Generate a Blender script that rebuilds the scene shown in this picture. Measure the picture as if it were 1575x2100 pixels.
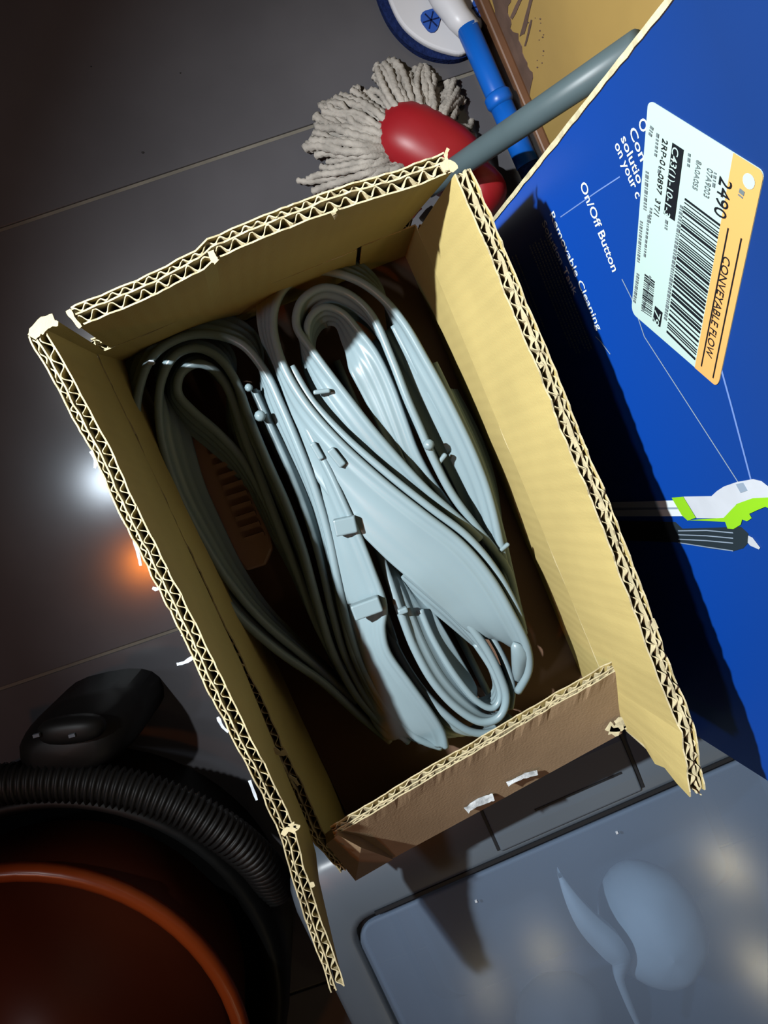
import bpy, bmesh, math, random
from mathutils import Vector, Matrix, noise
random.seed(7)
for o in list(bpy.data.objects): bpy.data.objects.remove(o)
S = bpy.context.scene
COL = S.collection
V = Vector
# ------------------------------------------------------------------ camera
F, HC = 1577.0, 1.2
NAD = (715.0, 870.0)                      # image point straight below the lens
c0 = V((NAD[0] - 787.5, -(NAD[1] - 1050.0), -F)).normalized()
RC = c0.rotation_difference(V((0, 0, -1))).to_matrix()
cam = bpy.data.cameras.new('camera'); cam_o = bpy.data.objects.new('camera', cam); COL.objects.link(cam_o)
cam.sensor_fit = 'VERTICAL'; cam.sensor_height = 36.0; cam.lens = F / 2100.0 * 36.0
cam.clip_start = 0.02; cam.clip_end = 50
cam_o.matrix_world = Matrix.Translation((0, 0, HC)) @ RC.to_4x4()
S.camera = cam_o
def ray(x, y): return RC @ V((x - 787.5, -(y - 1050.0), -F))
def P(x, y, z=0.0):                       # world point at height z seen at a photo pixel
    d = ray(x, y); return V((0, 0, HC)) + d * ((z - HC) / d.z)
LD = V((.4015, -.9159, 0)); MD = V((.9159, .4015, 0))   # along / across the open carton
def ML(m, l, z): return MD * m + LD * l + V((0, 0, z))
# ------------------------------------------------------------------ world, lights, exposure
W = bpy.data.worlds.new('world'); S.world = W; W.use_nodes = True
W.node_tree.nodes['Background'].inputs[0].default_value = (1.0, .54, .34, 1)
W.node_tree.nodes['Background'].inputs[1].default_value = .045
def light(name, kind, loc, energy, col, size):
    d = bpy.data.lights.new(name, kind); d.energy = energy; d.color = col; d.shadow_soft_size = size
    o = bpy.data.objects.new(name, d); COL.objects.link(o); o.location = loc; return o
TORCH = ML(-.60, -.45, 1.5)
sp = light('torch_light', 'SPOT', TORCH, 300, (.93, .98, 1.0), .016)
sp.data.spot_size = math.radians(76); sp.data.spot_blend = 1.0
sp.rotation_euler = (V((.28, .02, .45)) - TORCH).to_track_quat('-Z', 'Y').to_euler()
def mirror_lamp(name, px, py, zp, zl, energy, col, size):   # a ceiling lamp whose mirror image in a level surface is seen at that pixel
    p = P(px, py, zp); d = ray(px, py); d = V((d.x, d.y, -d.z)); light(name, 'POINT', p + d * ((zl - zp) / d.z), energy, col, size)
for i, (x, y, e) in enumerate(((1492, 1772, 9), (1120, 1950, 4), (1000, 2025, 2.5), (1566, 1985, 8))):
    mirror_lamp('ceiling_bulb', x, y, .352, 2.5, e, (1.0, .83, .5), .045)
mirror_lamp('ceiling_lamp_orange', 300, 1150, .0, 2.5, 30, (1.0, .24, .015), .05)
mirror_lamp('ceiling_lamp_white', 222, 985, .0, 2.5, 40, (.75, .88, 1.0), .06)
S.view_settings.view_transform = 'Standard'; S.view_settings.look = 'None'
S.view_settings.exposure = 0.0; S.view_settings.gamma = 1.0; S.view_settings.use_curve_mapping = False

# ------------------------------------------------------------------ materials
MATS = {}; K = .43
def mat(name, col, rough=.5, var=0.0, vscale=20.0, bump=0.0, bscale=200.0, metal=0.0, spec=.5, coat=0.0, col2=None, stretch=None, uvwave=None, trans=0.0, emit=None):
    if name in MATS: return MATS[name]
    col = tuple(c * K for c in col); col2 = tuple(c * K for c in col2) if col2 else None; spec *= .5
    m = bpy.data.materials.new(name); m.use_nodes = True; nt = m.node_tree; N = nt.nodes; Lk = nt.links
    b = N['Principled BSDF']
    b.inputs['Base Color'].default_value = (*col, 1); b.inputs['Roughness'].default_value = rough
    b.inputs['Metallic'].default_value = metal; b.inputs['Specular IOR Level'].default_value = spec
    b.inputs['Coat Weight'].default_value = coat
    tc = N.new('ShaderNodeTexCoord'); src = tc.outputs['Object']
    if stretch:
        mp = N.new('ShaderNodeMapping'); mp.inputs['Scale'].default_value = stretch; Lk.new(src, mp.inputs[0]); src = mp.outputs[0]
    if var or col2:
        n = N.new('ShaderNodeTexNoise'); n.inputs['Scale'].default_value = vscale; n.inputs['Detail'].default_value = 6; Lk.new(src, n.inputs['Vector'])
        r = N.new('ShaderNodeValToRGB'); Lk.new(n.outputs[0], r.inputs[0])
        a = col2 if col2 else tuple(max(0, c * (1 - var)) for c in col)
        r.color_ramp.elements[0].position = .35; r.color_ramp.elements[0].color = (*a, 1)
        r.color_ramp.elements[1].position = .65; r.color_ramp.elements[1].color = (*(col if col2 else tuple(c * (1 + var * .5) for c in col)), 1)
        Lk.new(r.outputs[0], b.inputs['Base Color'])
    if bump:
        n2 = N.new('ShaderNodeTexNoise'); n2.inputs['Scale'].default_value = bscale; n2.inputs['Detail'].default_value = 4; Lk.new(src, n2.inputs['Vector'])
        bp = N.new('ShaderNodeBump'); bp.inputs['Strength'].default_value = bump; bp.inputs['Distance'].default_value = .002
        h = n2.outputs[0]
        if uvwave:
            uv = N.new('ShaderNodeUVMap'); wv = N.new('ShaderNodeTexWave'); wv.inputs['Scale'].default_value = uvwave
            wv.inputs['Distortion'].default_value = 1.2; wv.inputs['Detail'].default_value = 2; wv.inputs['Detail Scale'].default_value = .6
            Lk.new(uv.outputs[0], wv.inputs[0])
            mx = N.new('ShaderNodeMath'); mx.operation = 'MULTIPLY_ADD'; mx.inputs[1].default_value = .8
            Lk.new(wv.outputs['Fac'], mx.inputs[0]); Lk.new(n2.outputs[0], mx.inputs[2]); h = mx.outputs[0]
        Lk.new(h, bp.inputs['Height']); Lk.new(bp.outputs[0], b.inputs['Normal'])
    if emit:
        b.inputs['Emission Color'].default_value = (*emit[:3], 1); b.inputs['Emission Strength'].default_value = emit[3]
    if trans:
        t = N.new('ShaderNodeBsdfTransparent'); t.inputs[0].default_value = (.85, .92, 1, 1); ms = N.new('ShaderNodeMixShader'); ms.inputs[0].default_value = trans
        Lk.new(b.outputs[0], ms.inputs[1]); Lk.new(t.outputs[0], ms.inputs[2]); Lk.new(ms.outputs[0], N['Material Output'].inputs[0])
    MATS[name] = m; return m
M_CARD = mat('cardboard inner', (.62, .49, .19), .75, var=.10, vscale=9, bump=.12, bscale=500, uvwave=26, spec=.2)
M_CARDOUT = mat('cardboard outer', (.46, .32, .19), .6, var=.12, vscale=12, bump=.15, bscale=400, spec=.3)
M_BOTTOM_SHADED = mat('shaded cardboard bottom', (.16, .085, .05), .7, var=.15, vscale=12)  # shade of the deep interior is put into this colour
M_FLUTE = mat('fluting paper', (.66, .57, .35), .85, var=.12, vscale=60, bump=.2, bscale=900, spec=.1)
M_PAPER_LEAK = mat('torn white paper and light leak', (.55, .6, .66), .8, var=.2, vscale=120)  # torn shreds, and the painted light leak on a seal loop
M_TAPE = mat('torn clear tape', (.62, .66, .68), .25, var=.5, vscale=120, bump=.8, bscale=150)
M_RUB = mat('grey rubber', (.262, .352, .385), .33, var=.04, vscale=14, bump=.03, bscale=60, spec=.45)
M_RUBB = mat('brown plastic', (.34, .19, .13), .45, var=.1, vscale=20)
M_TILE = mat('tile', (.118, .115, .126), .145, var=.16, vscale=3.5, bump=.01, bscale=30, spec=.55)
M_GROUT = mat('grout', (.21, .19, .155), .8, var=.2, vscale=15)
M_WALL = mat('yellow wall paint', (.56, .37, .11), .55, var=.10, vscale=6, bump=.05, bscale=40)
M_STAIN = mat('brown wall stain', (.19, .115, .085), .7, var=.25, vscale=30)
M_BASE = mat('brown skirting', (.17, .075, .035), .45, var=.2, vscale=18)
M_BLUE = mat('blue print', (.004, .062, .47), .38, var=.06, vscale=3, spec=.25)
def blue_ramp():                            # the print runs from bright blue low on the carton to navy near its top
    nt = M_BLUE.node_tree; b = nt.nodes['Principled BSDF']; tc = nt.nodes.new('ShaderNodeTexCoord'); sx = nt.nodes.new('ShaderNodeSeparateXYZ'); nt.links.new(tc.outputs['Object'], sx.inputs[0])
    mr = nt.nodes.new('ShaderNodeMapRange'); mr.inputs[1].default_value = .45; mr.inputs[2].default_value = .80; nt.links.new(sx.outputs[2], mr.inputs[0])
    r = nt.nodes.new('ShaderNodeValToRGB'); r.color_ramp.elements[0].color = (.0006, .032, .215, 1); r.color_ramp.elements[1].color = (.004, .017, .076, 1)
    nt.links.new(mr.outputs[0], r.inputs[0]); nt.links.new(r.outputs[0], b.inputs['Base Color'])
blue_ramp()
M_BLUEDK = mat('blue print side', (.004, .05, .36), .35)
M_EDGE = mat('carton edge', (.68, .6, .38), .85, var=.25, vscale=150)
M_PWHITE = mat('white print', (.80, .88, .90), .4)
M_PGREY = mat('grey print', (.30, .38, .48), .4)
M_PLINE = mat('pale line print', (.16, .27, .62), .4)
M_PGREEN = mat('lime print', (.30, .68, .02), .4)
M_PLIGHT = mat('light grey print and lid glint', (.62, .66, .72), .4, var=.08, vscale=25)
M_PDARK = mat('dark cord print', (.022, .035, .045), .4)
M_LABEL = mat('label paper', (.50, .66, .62), .5)
M_ORANGE = mat('orange label print', (.82, .42, .13), .5)
M_INK = mat('black ink', (.006, .008, .012), .5)
M_INKG = mat('grey ink', (.16, .20, .21), .5)
M_RED = mat('red plastic', (.36, .011, .018), .42, var=.06, vscale=12)
M_STRING = mat('cotton string', (.50, .46, .41), .9, var=.25, vscale=45, bump=.6, bscale=260, spec=.1)
M_POLE = mat('grey pole', (.115, .165, .18), .42, var=.05)
M_BPOLE = mat('blue pole', (.005, .13, .60), .35)
M_WPLAST = mat('white plastic', (.70, .70, .74), .4, var=.04, vscale=8)
M_BKNOB = mat('blue rubber', (.02, .09, .42), .5)
M_NAVY = mat('navy microfibre', (.012, .024, .10), .95, var=.3, vscale=160, bump=1.0, bscale=300, spec=.1)
M_SLATE = mat('slate plastic', (.105, .13, .16), .36, var=.06, vscale=8)
M_SLATE2 = mat('slate plastic gap', (.012, .014, .018), .5)
M_FROST = mat('frosted lid', (.27, .36, .50), .16, var=.05, vscale=6, trans=.66, bump=.01, bscale=10, spec=1.0)
M_FROSTB = mat('frosted tub', (.16, .21, .28), .3, trans=.4)
M_CONT = mat('pale contents', (1.0, 1.1, 1.12), .6, var=.08, vscale=12)
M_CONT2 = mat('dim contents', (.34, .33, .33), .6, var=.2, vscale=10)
M_BLACK = mat('black plastic', (.006, .006, .006), .5, spec=.25)
M_BLACK2 = mat('black rubber', (.010, .010, .010), .5, spec=.3)
M_ORTUB = mat('orange plastic', (.30, .05, .008), .3, var=.06, vscale=6)
M_ORDK = mat('dark orange plastic', (.11, .018, .003), .5, var=.1, vscale=6)
M_DIRT = mat('dirt', (.02, .018, .018), .8)

# ------------------------------------------------------------------ helpers
def root_loc(o):
    while o.parent: o = o.parent
    return V(o.location)
def obj(name, verts, faces, m, parent=None, smooth=False, uvs=None, loc=None):
    me = bpy.data.meshes.new(name)
    off = root_loc(parent) if parent else (V(loc) if loc is not None else V((0, 0, 0)))
    me.from_pydata([V(v) - off for v in verts], [], faces); me.materials.append(m)
    if uvs:
        lay = me.uv_layers.new(name='UVMap')
        for lp in me.loops: lay.data[lp.index].uv = uvs[lp.vertex_index]
    me.validate(); me.update()
    bm = bmesh.new(); bm.from_mesh(me); bmesh.ops.recalc_face_normals(bm, faces=bm.faces); bm.to_mesh(me); bm.free()
    if smooth:
        for p in me.polygons: p.use_smooth = True
    o = bpy.data.objects.new(name, me); COL.objects.link(o)
    if parent: o.parent = parent
    elif loc is not None: o.location = off
    return o
def thing(name, label, cat, loc, group=None):
    o = bpy.data.objects.new(name, None); COL.objects.link(o); o.location = loc; o.empty_display_size = .02
    tag(o, label, cat, group); return o
def tag(o, label=None, cat=None, group=None, kind=None):
    if label: o['label'] = label
    if cat: o['category'] = cat
    if group: o['group'] = group
    if kind: o['kind'] = kind
    return o
def bevel(o, w=.003, seg=2):
    md = o.modifiers.new('bevel', 'BEVEL'); md.width = w; md.segments = seg; md.limit_method = 'ANGLE'; return o
def subsurf(o, n=1):
    md = o.modifiers.new('sub', 'SUBSURF'); md.levels = n; md.render_levels = n; return o
def cr(pts, n=6):                          # Catmull-Rom through tuples of any length
    out = []; k = len(pts); d = len(pts[0])
    for i in range(k - 1):
        p0 = pts[max(i - 1, 0)]; p1 = pts[i]; p2 = pts[i + 1]; p3 = pts[min(i + 2, k - 1)]
        for j in range(n):
            t = j / n
            out.append(tuple(.5 * (2 * p1[q] + (p2[q] - p0[q]) * t + (2 * p0[q] - 5 * p1[q] + 4 * p2[q] - p3[q]) * t * t + (3 * p1[q] - p0[q] - 3 * p2[q] + p3[q]) * t ** 3) for q in range(d)))
    out.append(tuple(pts[-1])); return out
def frames(path):
    T = []
    for i in range(len(path)):
        a = path[max(i - 1, 0)]; b = path[min(i + 1, len(path) - 1)]; t = (b - a); T.append(t.normalized() if t.length > 1e-9 else V((1, 0, 0)))
    return T
def tube_data(path, rad, ns=8, caps=True):
    T = frames(path); vs = []; fs = []
    u = T[0].orthogonal().normalized()
    for i, p in enumerate(path):
        u = (u - T[i] * u.dot(T[i])).normalized(); w = T[i].cross(u); r = rad[i] if isinstance(rad, (list, tuple)) else rad
        for k in range(ns):
            a = 2 * math.pi * k / ns; vs.append(p + (u * math.cos(a) + w * math.sin(a)) * r)
    for i in range(len(path) - 1):
        for k in range(ns):
            a = i * ns + k; b = i * ns + (k + 1) % ns; fs.append((a, b, b + ns, a + ns))
    if caps: fs.append(tuple(range(ns))[::-1]); fs.append(tuple(range((len(path) - 1) * ns, len(path) * ns)))
    return vs, fs
def tube(name, path, rad, m, parent=None, ns=12, loc=None):
    v, f = tube_data([V(p) for p in path], rad, ns); return obj(name, v, f, m, parent, True, loc=loc)
def prism_data(poly, z0, z1):              # closed outline of world xy points
    n = len(poly); vs = [V((p[0], p[1], z0)) for p in poly] + [V((p[0], p[1], z1)) for p in poly]
    fs = [tuple(range(n)), tuple(range(n, 2 * n))] + [(i, (i + 1) % n, n + (i + 1) % n, n + i) for i in range(n)]
    return vs, fs
def prism(name, poly, z0, z1, m, parent=None, loc=None, smooth=False):
    v, f = prism_data(poly, z0, z1); return obj(name, v, f, m, parent, smooth, loc=loc)
def box_data(c, ax, ay, az):
    vs = [c + ax * i + ay * j + az * k for k in (-1, 1) for j in (-1, 1) for i in (-1, 1)]
    return vs, [(0, 1, 3, 2), (4, 5, 7, 6), (0, 1, 5, 4), (2, 3, 7, 6), (0, 2, 6, 4), (1, 3, 7, 5)]
def box(name, c, ax, ay, az, m, parent=None, loc=None):
    v, f = box_data(V(c), V(ax), V(ay), V(az)); return obj(name, v, f, m, parent, loc=loc)
def rrect(m0, m1, l0, l1, r, seg=6):       # rounded rectangle outline in carton axes -> world xy
    out = []
    for cx, cy, a0 in ((m1 - r, l1 - r, 0), (m0 + r, l1 - r, 90), (m0 + r, l0 + r, 180), (m1 - r, l0 + r, 270)):
        for k in range(seg + 1):
            a = math.radians(a0 + 90 * k / seg); out.append(ML(cx + r * math.cos(a), cy + r * math.sin(a), 0))
    return out

# ------------------------------------------------------------------ floor of large tiles
TA = math.radians(18.6); TU = V((math.cos(TA), math.sin(TA), 0)); TV = V((-math.sin(TA), math.cos(TA), 0))
j1 = P(400, 338, 0).dot(TV); j2 = P(200, 1346, 0).dot(TV); PITCH = j1 - j2; TL = 1.5; GAP = .0055
floor = box('floor', (TU * .3 + V((0, 0, -.016))), TU * 2.4, TV * 2.0, V((0, 0, .012)), M_GROUT); tag(floor, 'dark grey stone-look tile floor with thin pale joints', None, kind='structure')
for r in range(-2, 2):
    v0 = j2 + r * PITCH
    sh = {-2: -.62, -1: -.75, 0: -.92, 1: -.78}[r]
    for c in range(-1, 2):
        u0 = sh + c * TL; vv, ff = box_data(TU * (u0 + TL / 2) + TV * (v0 + PITCH / 2) + V((0, 0, -.006)), TU * (TL / 2 - GAP / 2), TV * (PITCH / 2 - GAP / 2), V((0, 0, .006)))
        bevel(obj('tile', vv, ff, M_TILE, floor), .0012, 2)
# ------------------------------------------------------------------ wall at the right with skirting
WA = P(990, 30, 0); WB = P(1112, 318, 0); WD = (WB - WA).normalized(); WN = V((WD.y, -WD.x, 0)); WN = WN if WN.x < 0 else -WN   # points into the room
w0 = WA - WD * 1.6; w1 = WA + WD * 1.06
wall = box('wall_right', (w0 + w1) / 2 - WN * .05 + V((0, 0, 1.2)), (w1 - w0) / 2, WN * .05, V((0, 0, 1.2)), M_WALL); tag(wall, 'mustard yellow painted wall with brown stains', None, kind='structure')
def wallpt(px, py, off=.0006):
    d = ray(px, py); o = V((0, 0, HC)); t = ((WA + WN * off) - o).dot(WN) / d.dot(WN); return o + d * t
bs = box('baseboard_right', (w0 + w1) / 2 + WN * .007 + V((0, 0, .024)), (w1 - w0) / 2, WN * .007, V((0, 0, .024)), M_BASE); tag(bs, 'narrow brown skirting along the yellow wall', None, kind='structure'); bevel(bs, .003)
def stain(pts):
    q = [wallpt(*p, .0008) for p in pts]; b = [p - WN * .004 for p in q]; n = len(q)
    obj('stain', q + b, [tuple(range(n)), tuple(range(n, 2 * n))] + [(i, (i + 1) % n, n + (i + 1) % n, n + i) for i in range(n)], M_STAIN, wall)
def jag(pts, amp=2.5, n=4):
    out = []
    for i, p in enumerate(pts):
        q = pts[(i + 1) % len(pts)]
        for k in range(n):
            t = k / n; out.append((p[0] + (q[0] - p[0]) * t + random.uniform(-amp, amp), p[1] + (q[1] - p[1]) * t + random.uniform(-amp, amp)))
    return out
stain(jag([(1008, -20), (1055, -20), (1040, 25), (1048, 60), (1062, 72), (1075, 120), (1090, 150), (1088, 200), (1075, 232), (1058, 190), (1035, 120), (1018, 60)], 3))
stain(jag([(1068, -10), (1076, -10), (1050, 40), (1046, 36)], 1)); stain(jag([(1088, -10), (1094, -8), (1075, 70), (1066, 74)], 1)); stain(jag([(1088, 40), (1091, 42), (1078, 95), (1074, 95)], .6))
for k in range(16):
    x = random.uniform(1075, 1115); y = random.uniform(20, 150); r = random.uniform(.8, 1.8); stain([(x + r * math.cos(a), y + r * math.sin(a)) for a in (0, 1.2, 2.5, 3.8, 5)])

# ------------------------------------------------------------------ open corrugated carton
PT = .0012
def wn(x, s=0.0): return noise.noise(V((x, s, 3.7)))
def panel(name, bot, top, nout, parent, T=.0125, jagz=.0015, wob=.0015, seed=0.0, pitch=(.0118, .0092), mid=.6, core=True, label=None, endjag=0.0, bow=0.0):
    """double-wall board: bot / top are lists of matching (u, point) pairs; nout points to the outside"""
    def at(lst, u):
        for (u0, p0), (u1, p1) in zip(lst, lst[1:]):
            if u <= u1 + 1e-9: return V(p0).lerp(V(p1), (u - u0) / (u1 - u0))
        return V(lst[-1][1])
    nout = V(nout).normalized(); Lr = (at(top, 1) - at(top, 0)).length; Hh = (at(top, .5) - at(bot, .5)).length
    def sp(u, v, off, k):
        p = at(bot, u).lerp(at(top, u), v)
        p = p + nout * (off + bow * math.sin(math.pi * u) * v + v * wob * wn(u * Lr * 14, seed) + v * .4 * wob * wn(u * Lr * 60, seed + k))
        if v > .98: p = p + V((0, 0, jagz * (wn(u * Lr * 90, seed + 5 * k + 1) + .7 * wn(u * Lr * 260, seed + 9 * k))))
        if endjag and u > .98: p = p + (at(top, 1) - at(top, .9)).normalized() * endjag * wn(v * 9, seed + 4 + k)
        return p
    nu = max(8, int(Lr / .0045)); nv = 6
    offs = (0.0, T * mid, T)
    vs, fs, uv = [], [], []
    for k, o in enumerate(offs):
        if not core and k == 1: continue
        base = len(vs)
        for side in (0, 1):
            for j in range(nv + 1):
                for i in range(nu + 1):
                    vs.append(sp(i / nu, j / nv, o + side * PT, k)); uv.append((i / nu * Lr, j / nv * Hh))
        n1 = (nu + 1) * (nv + 1)
        for s in (0, 1):
            for j in range(nv):
                for i in range(nu):
                    a = base + s * n1 + j * (nu + 1) + i; fs.append((a, a + 1, a + nu + 2, a + nu + 1))
        for i in range(nu):
            for j in (0, nv): a = base + j * (nu + 1) + i; fs.append((a, a + 1, a + 1 + n1, a + n1))
        for j in range(nv):
            for i in (0, nu): a = base + j * (nu + 1) + i; fs.append((a, a + nu + 1, a + nu + 1 + n1, a + n1))
    o = obj(name, vs, fs, M_CARD, parent, False, uv)
    o.data.materials.append(M_CARDOUT); o.data.materials.append(M_FLUTE)
    nper = 2 * nu * nv
    per = nper + 2 * nu + 2 * nv
    last = len(fs) // per - 1
    for idx, p in enumerate(o.data.polygons):      # order kept: inner sheet, middle sheet, outer sheet
        sh = idx // per; q = idx % per
        if sh == last and q >= nu * nv and q < nper: p.material_index = 1
        elif q >= nper and q < nper + 2 * nu and (q - nper) % 2 == 0: p.material_index = 1      # hidden lower edge
        elif q >= nper: p.material_index = 2
        elif sh == 1 and last == 2: p.material_index = 2
    if label: o['label'] = label
    if core:
        for k, pt_ in enumerate(pitch):
            o0 = offs[k] + PT; o1 = offs[k + 1]; amp = (o1 - o0) / 2 - PT * .35; mdl = (o0 + o1) / 2
            ns = int(Lr / pt_ * 8); vs, fs = [], []
            for i in range(ns + 1):
                u = i / ns; ph = u * Lr / pt_ * 2 * math.pi + 1.3 * wn(u * Lr * 20, seed + 31 + k)
                w = mdl + amp * math.sin(ph) * (1.0 - .35 * max(0, wn(u * Lr * 25, seed + 77 + k)))
                for v in (.0, .999):
                    for s in (-.5, .5): vs.append(sp(u, v, w + s * PT * .9, k + 3) - V((0, 0, .0008)) + (V((0, 0, jagz * .8 * wn(u * Lr * 200, seed + 50 + k))) if v > .5 else V((0, 0, 0))))
            for i in range(ns):
                a = i * 4; b = a + 4; fs += [(a, b, b + 2, a + 2), (a + 1, b + 1, b + 3, a + 3), (a + 2, b + 2, b + 3, a + 3)]
            obj('fluted_core', vs, fs, M_FLUTE, o)
    return o
ZF, ZR = .506, .641
BL, BR, FR, FL = P(200, 725, ZF), P(853, 463, ZF), P(1280, 1490, ZF), P(668, 1712, ZF)
carton = thing('cardboard_box', 'open brown corrugated cardboard box with raised torn flaps holding grey rubber strips', 'box', ((BL + FR) / 2).xy.to_3d())
# body walls (to the floor)
FLX = P(722, 1780, .448)
def dn(p, z=0.0): return V((p.x, p.y, z))
panel('side_wall', [(0, dn(BR)), (1, dn(FR))], [(0, BR), (1, FR)], MD, carton, seed=11, jagz=0, wob=.001)
panel('side_wall', [(0, dn(BL)), (.92, dn(FL)), (1, dn(FLX))], [(0, BL), (.61, BL.lerp(FL, .66)), (.645, BL.lerp(FL, .7) + V((0, 0, -.006))), (.74, BL.lerp(FL, .8) + V((0, 0, .002))), (.83, BL.lerp(FL, .9) + V((0, 0, -.007))), (.92, FL), (1, FLX)], -MD, carton, seed=12, jagz=.003)
cA, cB = P(742, 492, ZF), P(706, 556, .46)
t1 = BL + (BR - BL) * .815; t2 = BL + (BR - BL) * .83
panel('end_wall', [(0, dn(BL)), (1, dn(BL + (BR - BL) * .79))], [(0, BL), (1, t1)], -LD, carton, seed=13)
panel('end_wall', [(0, dn(BL + (BR - BL) * .81)), (1, dn(BR))], [(0, t2), (1, BR)], -LD, carton, seed=14, jagz=.003)
fw0, fw1 = P(728, 1780, .455) - LD * .012 - V((0, 0, .014)), P(1266, 1486, .49) - LD * .012 - V((0, 0, .014))
panel('end_wall', [(0, dn(fw0)), (1, dn(fw1))], [(0, fw0), (1, fw1)], LD, carton, seed=15)
box('bottom_panel', ((BL + FR) / 2).xy.to_3d() + LD * .018 + V((0, 0, .378)), MD * .151, LD * .268, V((0, 0, .006)), M_BOTTOM_SHADED, carton)
# flaps
rt = [(932, 358), (1037, 606), (1047, 632), (1150, 880), (1240, 1105), (1330, 1335), (1394, 1500), (1416, 1632)]
us = [0, .195, .215, .41, .59, .77, .9, 1]
zr = [ZR + .001, ZR, ZR, ZR, ZR, ZR, ZR, ZR]
panel('side_flap', [(0, BR + LD * .004), (1, FR + LD * .004)], [(u, P(*q, z)) for u, q, z in zip(us, rt, zr)], MD, carton, T=.0115, seed=21, jagz=.003, wob=.002, endjag=.012, label='long flap on the side next to the blue carton')
bt = [(163, 671), (300, 612), (423, 551), (438, 531), (560, 479), (690, 432), (840, 384), (926, 353)]
us = [0, .18, .345, .365, .52, .69, .885, 1]
bb = [(0, BL + MD * .012), (.8, BL + (BR - BL) * .8), (.84, BL + (BR - BL) * .835 + V((0, 0, .008))), (1, BR - MD * .014 + V((0, 0, .007)))]
panel('end_flap', bb, [(u, P(*q, ZR)) for u, q in zip(us, bt)], -LD, carton, T=.0135, seed=22, jagz=.0025, wob=.0015, label='short flap on the far end by the mop')
lt = [(116, 660), (90, 676), (150, 770), (218, 905), (330, 1135), (450, 1385), (540, 1560), (600, 1690), (622, 1775), (660, 1890), (706, 2022)]
lb = [(216, 720), (198, 728), (240, 815), (305, 950), (395, 1145), (495, 1360), (562, 1526), (633, 1696), (648, 1750), (654, 1803), (698, 1995)]
us = [0, .016, .068, .17, .345, .53, .665, .76, .82, .905, 1]
zt = [.641] * 5 + [.64, .626, .602, .59, .575, .575]
zb = [ZF, ZF, ZF, ZF, ZF, ZF, .512, .504, .502, .506, .562]
panel('side_flap', [(u, P(*q, z)) for u, q, z in zip(us, lb, zb)], [(u, P(*q, z)) for u, q, z in zip(us, lt, zt)], -MD, carton, T=.0125, seed=23, jagz=.002, wob=.0025, label='long side flap torn loose at one end, hanging over the floor')
fl_b = [(0, P(722, 1783, .455)), (.5, P(985, 1640, .468)), (1, P(1268, 1484, .492))]
fl_t = [(0, P(676, 1694, .545)), (.33, P(870, 1577, .546)), (.66, P(1070, 1460, .546)), (1, P(1276, 1342, .547))]
nf = (LD * .55 + V((0, 0, .8))).normalized()
panel('end_flap', fl_b, fl_t, LD * .75 - V((0, 0, .0)) , carton, T=.0095, seed=24, jagz=.0015, wob=.001, pitch=(.0125, .0085), mid=.62, label='short flap leaning inward above the storage bin, with torn tape along its fold')
# crumpled left corner of the front flap
a, b, c = P(664, 1709, .52), P(724, 1786, .452), P(688, 1690, .543)
d = P(735, 1716, .528); e = P(705, 1750, .49)
pv = [a, b, P(800, 1742, .457), d, c]; pv2 = [p + LD * .003 - V((0, 0, .004)) for p in pv]
obj('corner_crumple', [p + V((0, 0, .009)) + LD * .006 for p in pv] + pv2, [(0, 1, 2, 3, 4), (5, 6, 7, 8, 9)] + [(i, (i + 1) % 5, 5 + (i + 1) % 5, 5 + i) for i in range(5)], M_CARDOUT, carton)
# torn shreds: little bent strips of paper
def shred(pts, z, w, m=M_FLUTE, name='paper_shred', th=.0008):
    ps = [P(p[0], p[1], z + (p[2] if len(p) > 2 else 0)) for p in pts]; ps = [V(q) for q in cr([tuple(p) for p in ps], 3)]
    T = frames(ps); vs, fs = [], []
    for i, p in enumerate(ps):
        s = T[i].cross(V((0, 0, 1))).normalized() * w * (.55 + .45 * random.random()); vs += [p - s, p + s, p + s + V((0, 0, th)), p - s + V((0, 0, th))]
    for i in range(len(ps) - 1):
        a = i * 4; fs += [(a + k, a + (k + 1) % 4, a + 4 + (k + 1) % 4, a + 4 + k) for k in range(4)]
    n = len(vs); fs += [(0, 1, 2, 3), (n - 4, n - 3, n - 2, n - 1)]
    return obj(name, vs, fs, m, carton)
shred([(918, 335), (914, 318), (919, 305, .004)], .643, .0015); shred([(905, 345), (922, 338), (934, 350)], .644, .004)
shred([(690, 428), (684, 437), (690, 446, -.004)], .642, .0022); shred([(432, 515), (438, 530), (445, 538)], .643, .003)
shred([(66, 692), (76, 676), (92, 662), (112, 654)], .6415, .0048); shred([(84, 684), (92, 674), (106, 664), (120, 664)], .6418, .0022)
shred([(140, 636), (150, 652), (166, 672)], .6425, .0022); shred([(150, 705), (175, 712), (192, 706), (185, 716)], .51, .004)
shred([(597, 1688), (605, 1700), (609, 1690)], .604, .003); shred([(580, 1712), (590, 1700), (606, 1704)], .602, .003)
shred([(636, 1815), (645, 1812)], .586, .003); shred([(560, 1535), (575, 1545), (588, 1540)], .53, .003); shred([(592, 1590), (604, 1598), (612, 1610)], .505, .002)
for p in (((1246, 1488), (1262, 1494), (1284, 1480)), ((1262, 1484), (1276, 1478), (1290, 1490)), ((1250, 1497), (1270, 1502))): shred(p, .512, .005, M_EDGE)
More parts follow.
